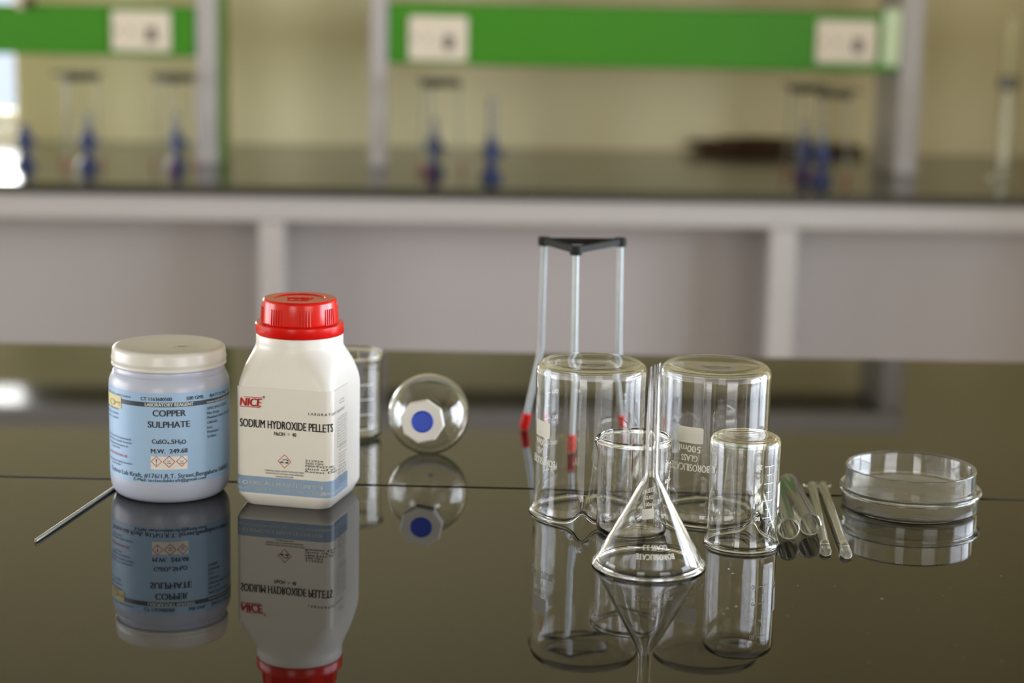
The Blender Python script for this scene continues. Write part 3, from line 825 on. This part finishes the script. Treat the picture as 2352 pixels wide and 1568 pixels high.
fb_part('front_rail', [(bench_x0, bench_x1, .010, .045, zrb, -.0215)], M['steel'], bevel=.004)
posts = []
for (px0, px1) in ((594, 653), (1764, 1826)):
    xa = bp(px0, 650, .01)[0]; xb = bp(px1, 650, .01)[0]; posts.append((xa, xb))
sp = posts[1][0] - posts[0][0]; wd = posts[0][1] - posts[0][0]
allp = posts + [(posts[1][0] + sp, posts[1][0] + sp + wd)]
for (xa, xb) in allp:
    fb_part('post', [(xa, xb, .006, .050, FL + .0, zrb - .0005)], M['steel'], bevel=.004)
for (xa, xb) in allp:
    fb_part('divider_panel', [((xa + xb) / 2 - .009, (xa + xb) / 2 + .009, .0505, .1945, FL + .065, zrb - .001)], M['panel'])
edges = [bench_x0] + [q for p_ in allp for q in p_] + [bench_x1]
for i in range(0, len(edges), 2):
    a, b_ = edges[i], edges[i + 1]
    if b_ - a > .1: fb_part('back_panel', [(a - .02, b_ + .02, .195, .210, FL + .05, -.025)], M['panel'])
fb_part('bottom_rail', [(bench_x0, bench_x1, .055, .19, FL, FL + .06)], M['steel'])

# reagent racks standing on the bench
LYK = .44
def rack(name, label, pil, duct, zt, zb, sockets, end_sheen, shelf_x):
    xs = [p for p in pil]
    base = F0((duct[0] + duct[1]) / 2, LYK, 0)
    t = thing(name, label, 'rack', base, 'reagent racks on the far bench')
    def part(nm, boxes, m, parent=t, bevel=0.0, lb=None):
        mb = MB()
        for b_ in boxes: fbox(mb, *b_)
        mb.v = [tuple(Vector(p) - base) for p in mb.v]
        o = mb.build(nm, m, parent, bevel=bevel, recalc=False)
        if lb: o['label'] = lb
        return o
    for (a, b_) in pil:
        part('upright', [(a, b_, LYK - .02, LYK + .20, 0.0006, .5449)], M['steel'], bevel=.003)
    dc = part('cable_duct', [(duct[0], duct[1], LYK - .012, LYK + .085, zb, zt)], M['green'], bevel=.004, lb='bright green cable duct')
    part('shelf', [(shelf_x[0], shelf_x[1], LYK - .03, LYK + .20, .545, .567)], M['granite_edge'], lb='black shelf')
    part('shelf_rail', [(shelf_x[0], shelf_x[1], LYK - .048, LYK - .0305, .540, .586)], M['steel'])
    for (a, b_, c0_, c1_) in sockets:
        pl = part('socket_plate', [(a, b_, LYK - .024, LYK - .0125, c0_, c1_)], M['switch'], parent=dc, bevel=.004, lb='ivory electrical socket plate')
        wq = b_ - a; hq = c1_ - c0_
        # child pieces kept on the plate's own mesh level: part > sub-part only
        x_, z_ = a + wq * .68, c0_ + hq * .42
        mb = MB(); fbox(mb, x_ - .011, x_ + .011, LYK - .0275, LYK - .0241, z_ - .016, z_ + .016)
        for dx in (-.03, .0):
            m2 = MB(); fbox(m2, a + wq * .34 + dx - .003, a + wq * .34 + dx + .003, LYK - .0262, LYK - .0241, z_ + .004, z_ + .012)
            m2.v = [tuple(Vector(p) - base) for p in m2.v]; m2.build('socket_hole', M['dark'], dc, recalc=False)
        mb.v = [tuple(Vector(p) - base) for p in mb.v]
        mb.build('rocker_switch', M['dark'], dc, recalc=False)
    if end_sheen:  # added pale plate: window reflection at the duct's right end, put into colour
        part('painted_sheen_plate', [end_sheen], M['end_sheen'], parent=dc, bevel=.006, lb='pale plate painted as window light reflected on the green duct')
    return t
def bx(px, py=200): return bp(px, py, LYK - .012)[0]
def bz(px, py): return bp(px, py, LYK - .012)[1]
pA = (bx(453, 250), bx(500, 250)); pB = (bx(849, 250), bx(889, 250)); pC = (bx(2062, 230), bx(2112, 230))
rkL = rack('reagent_rack', 'grey rack with a green socket duct cut off by the left edge', [(rk0, rk0 + .043), pA],
     (rk0 + .044, pA[0] - .001), bz(300, 14), bz(300, 128), [(bx(257, 70), bx(393, 70), bz(325, 118), bz(325, 24))], None, (rk0, pA[1]))
rack('reagent_rack', 'grey rack with the longer green socket duct, carrying two socket plates', [pB, pC],
     (pB[1] + .001, pC[0] - .001), bz(1400, 16), bz(1400, 155), [(bx(938, 90), bx(1074, 90), bz(1005, 140), bz(1005, 36)), (bx(1873, 95), bx(2012, 95), bz(1940, 146), bz(1940, 46))],
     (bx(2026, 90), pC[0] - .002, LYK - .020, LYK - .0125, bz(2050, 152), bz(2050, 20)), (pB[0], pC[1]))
kb = bp(46, 4, LYK - .03); q_ = Vector(F(kb[0], LYK - .013, kb[1])) - rkL.location
MB().lathe([(0, 0), (.016, 0), (.017, .012), (.013, .020), (0, .021)], 28, c=q_, axis=-EY).build('tap_boss', M['switch'], rkL, smooth=True, angle=40)
MB().lathe([(0, 0), (.008, 0), (.012, .006), (.012, .026), (.008, .032), (0, .032)], 24, c=q_ + EX * .019 + Vector((0, 0, -.001)), axis=-EY).build('tap_knob', M['wood'], rkL, smooth=True, angle=40)
# green vertical trunking and wall things
mb = MB(); fbox(mb, pA[1] + .0005, pA[1] + .006, LYK - .015, LYK + .200, .0006, .5449)
mb.v = [tuple(Vector(p) - rkL.location) for p in mb.v]
mb.build('side_panel', M['green_trim'], rkL, recalc=False)['label'] = 'green side panel'

# bunsen burners
def burner(label, px, ly, s=1.0, tubeh=.12, m=M['burner_blue']):
    x = bp(px, 400, ly)[0]; p = F0(x, ly, 0)
    t = thing('bunsen_burner', label, 'burner', p, 'blue bunsen burners on the far bench')
    MB().lathe([(0, 0.0005), (.023 * s, 0.0005), (.024 * s, .006), (.022 * s, .010), (.012 * s, .020), (.010 * s, .030), (0, .030)], 32).build('base', m, t, smooth=True)
    MB().lathe([(0, .0302), (.011 * s, .0302), (.012 * s, .045), (.019 * s, .050), (.019 * s, .066), (.012 * s, .072), (.010 * s, .090), (0, .090)], 32).build('collar', m, t, smooth=True)
    MB().lathe([(.0085, .0902), (.0085, tubeh), (.0060, tubeh), (.0060, .0902), (.0085, .0902)], 24).build('barrel', M['brass'], t, smooth=True)
    MB().tube([(.010, 0, .055), (.020, -.003, .055), (.026, -.004, .053)], .0055, 12).build('gas_inlet', m, t, smooth=True)
    return t
def far_tripod(label, px, ly, h=.165, rot=0, r=.055, group='tripod stands on the far bench'):
    x = bp(px, 390, ly)[0]; c = F0(x, ly, 0)
    feet = [c + Vector((r * 1.05 * math.cos(R_(rot + 120 * i)), r * 1.05 * math.sin(R_(rot + 120 * i)), 0)) for i in range(3)]
    tops = [c + Vector((r * .85 * math.cos(R_(rot + 120 * i)), r * .85 * math.sin(R_(rot + 120 * i)), h)) for i in range(3)]
    bd = [lerp(a, b, .5) + Vector((.004 * math.cos(R_(rot + 120 * i)) * -1, 0, 0)) for i, (a, b) in enumerate(zip(feet, tops))]
    t = tripod(label, c, feet, tops, bd, h, .08, group, legm=M['far_leg'], rad=.0020, tipm=M['red_dull'], tip=.020, ring_r=.004)
    gz = tops[0].z - TZ + .0075
    MB().box(-.045, .045, -.045, .045, gz, gz + .004).build('wire_gauze', M['gauze'], t)['label'] = 'grey brown square gauze on top'
    return t
TL = .30
burner('small blue burner on the far bench beside the left window', 58, TL, tubeh=.092)
far_tripod('leftmost tripod stand on the far bench, over a blue burner', 180, TL + .02, rot=20, h=.19, r=.050)
burner('blue burner under the leftmost far tripod stand', 202, TL)
far_tripod('tripod stand on the far bench just left of the first grey upright', 400, TL + .02, rot=35, h=.19, r=.050)
burner('dark blue burner on the far bench just left of the first grey upright', 404, TL + .02)
far_tripod('tripod stand over the blue burner right of the middle grey upright', 1003, TL + .02, rot=15, h=.19, r=.054)
burner('blue burner under the tripod stand right of the middle grey upright', 995, TL)
burner('blue burner standing alone, without a tripod stand, in the middle of the far bench', 1128, TL - .10, tubeh=.17)
far_tripod('tripod stand on the far bench near the right upright, left of its pair', 1842, TL + .06, rot=10, h=.19, r=.050)
far_tripod('tripod stand on the far bench near the right upright, right of its pair', 1918, TL - .04, rot=50, h=.185, r=.048)
burner('blue burner near the right upright, left of its pair', 1843, TL + .06)
burner('blue burner near the right upright, right of its pair', 1886, TL - .08)

# brown bundle of twigs at the foot of the wall
tx0, tx1 = bp(1570, 330, .93)[0], bp(1985, 330, .93)[0]
tw = thing('twig_bundle', 'long low bundle of dry brown twigs lying by the far wall, behind the right burners', 'twigs', F0((tx0 + tx1) / 2, .93, 0))
mb = MB()
for i in range(34):
    a = tx0 + (tx1 - tx0) * random.random() * .80; L = .08 + .16 * random.random(); b_ = min(a + L, tx1)
    z = .004 + .034 * random.random() * (1 - abs((a + b_) / 2 - (tx0 + tx1) / 2) / (tx1 - tx0)); y = .925 + .04 * random.random()
    pts = [F0(a + (b_ - a) * k / 4, y + .008 * random.random(), max(.004, z + .006 * (random.random() - .5))) - tw.location for k in range(5)]
    mb.tube(pts, [.0025, .004, .0035, .003, .002], 7)
mb.build('dry_twigs', M['wood'], tw, smooth=True)['kind'] = 'stuff'

# tall glass column at the far right
xg = bp(2310, 300, .35)
gt = thing('glass_burette', 'tall pale glass column standing at the right end of the far bench', 'burette', F0(xg[0], .35, 0))
MB().lathe([(0, .0005), (.030, .0005), (.030, .006), (.016, .010), (.0155, .34), (.019, .345), (.019, .350), (.0135, .350), (.0135, .014), (0, .012)], 40).build('glass_tube', M['glass_far'], gt, smooth=True)
MB().lathe([(.0205, .20), (.024, .205), (.024, .225), (.0205, .23), (.0157, .23), (.0157, .20), (.0205, .20)], 32).build('clamp_ring', M['brass'], gt, smooth=True)

# fine dust on the polished granite
dc0 = ground(2000, 1400)
mb = MB()
for i in range(60):
    g_ = ground(1650 + 680 * random.random(), 1290 + 260 * random.random()); r_ = .00012 + .00028 * random.random() ** 3; a0 = random.random() * 6; e_ = 1 + 3 * random.random() ** 4
    mb.add([(g_.x - dc0.x + r_ * e_ * math.cos(a0 + k * 1.257), g_.y - dc0.y + r_ * math.sin(a0 + k * 1.257), .00006) for k in range(5)], [(0, 1, 2, 3, 4)])
du = mb.build('dust_specks', M['white'], loc=dc0, recalc=False)
tag(du, 'scattered pale dust specks on the polished black granite, lower right', 'dust'); du['kind'] = 'stuff'
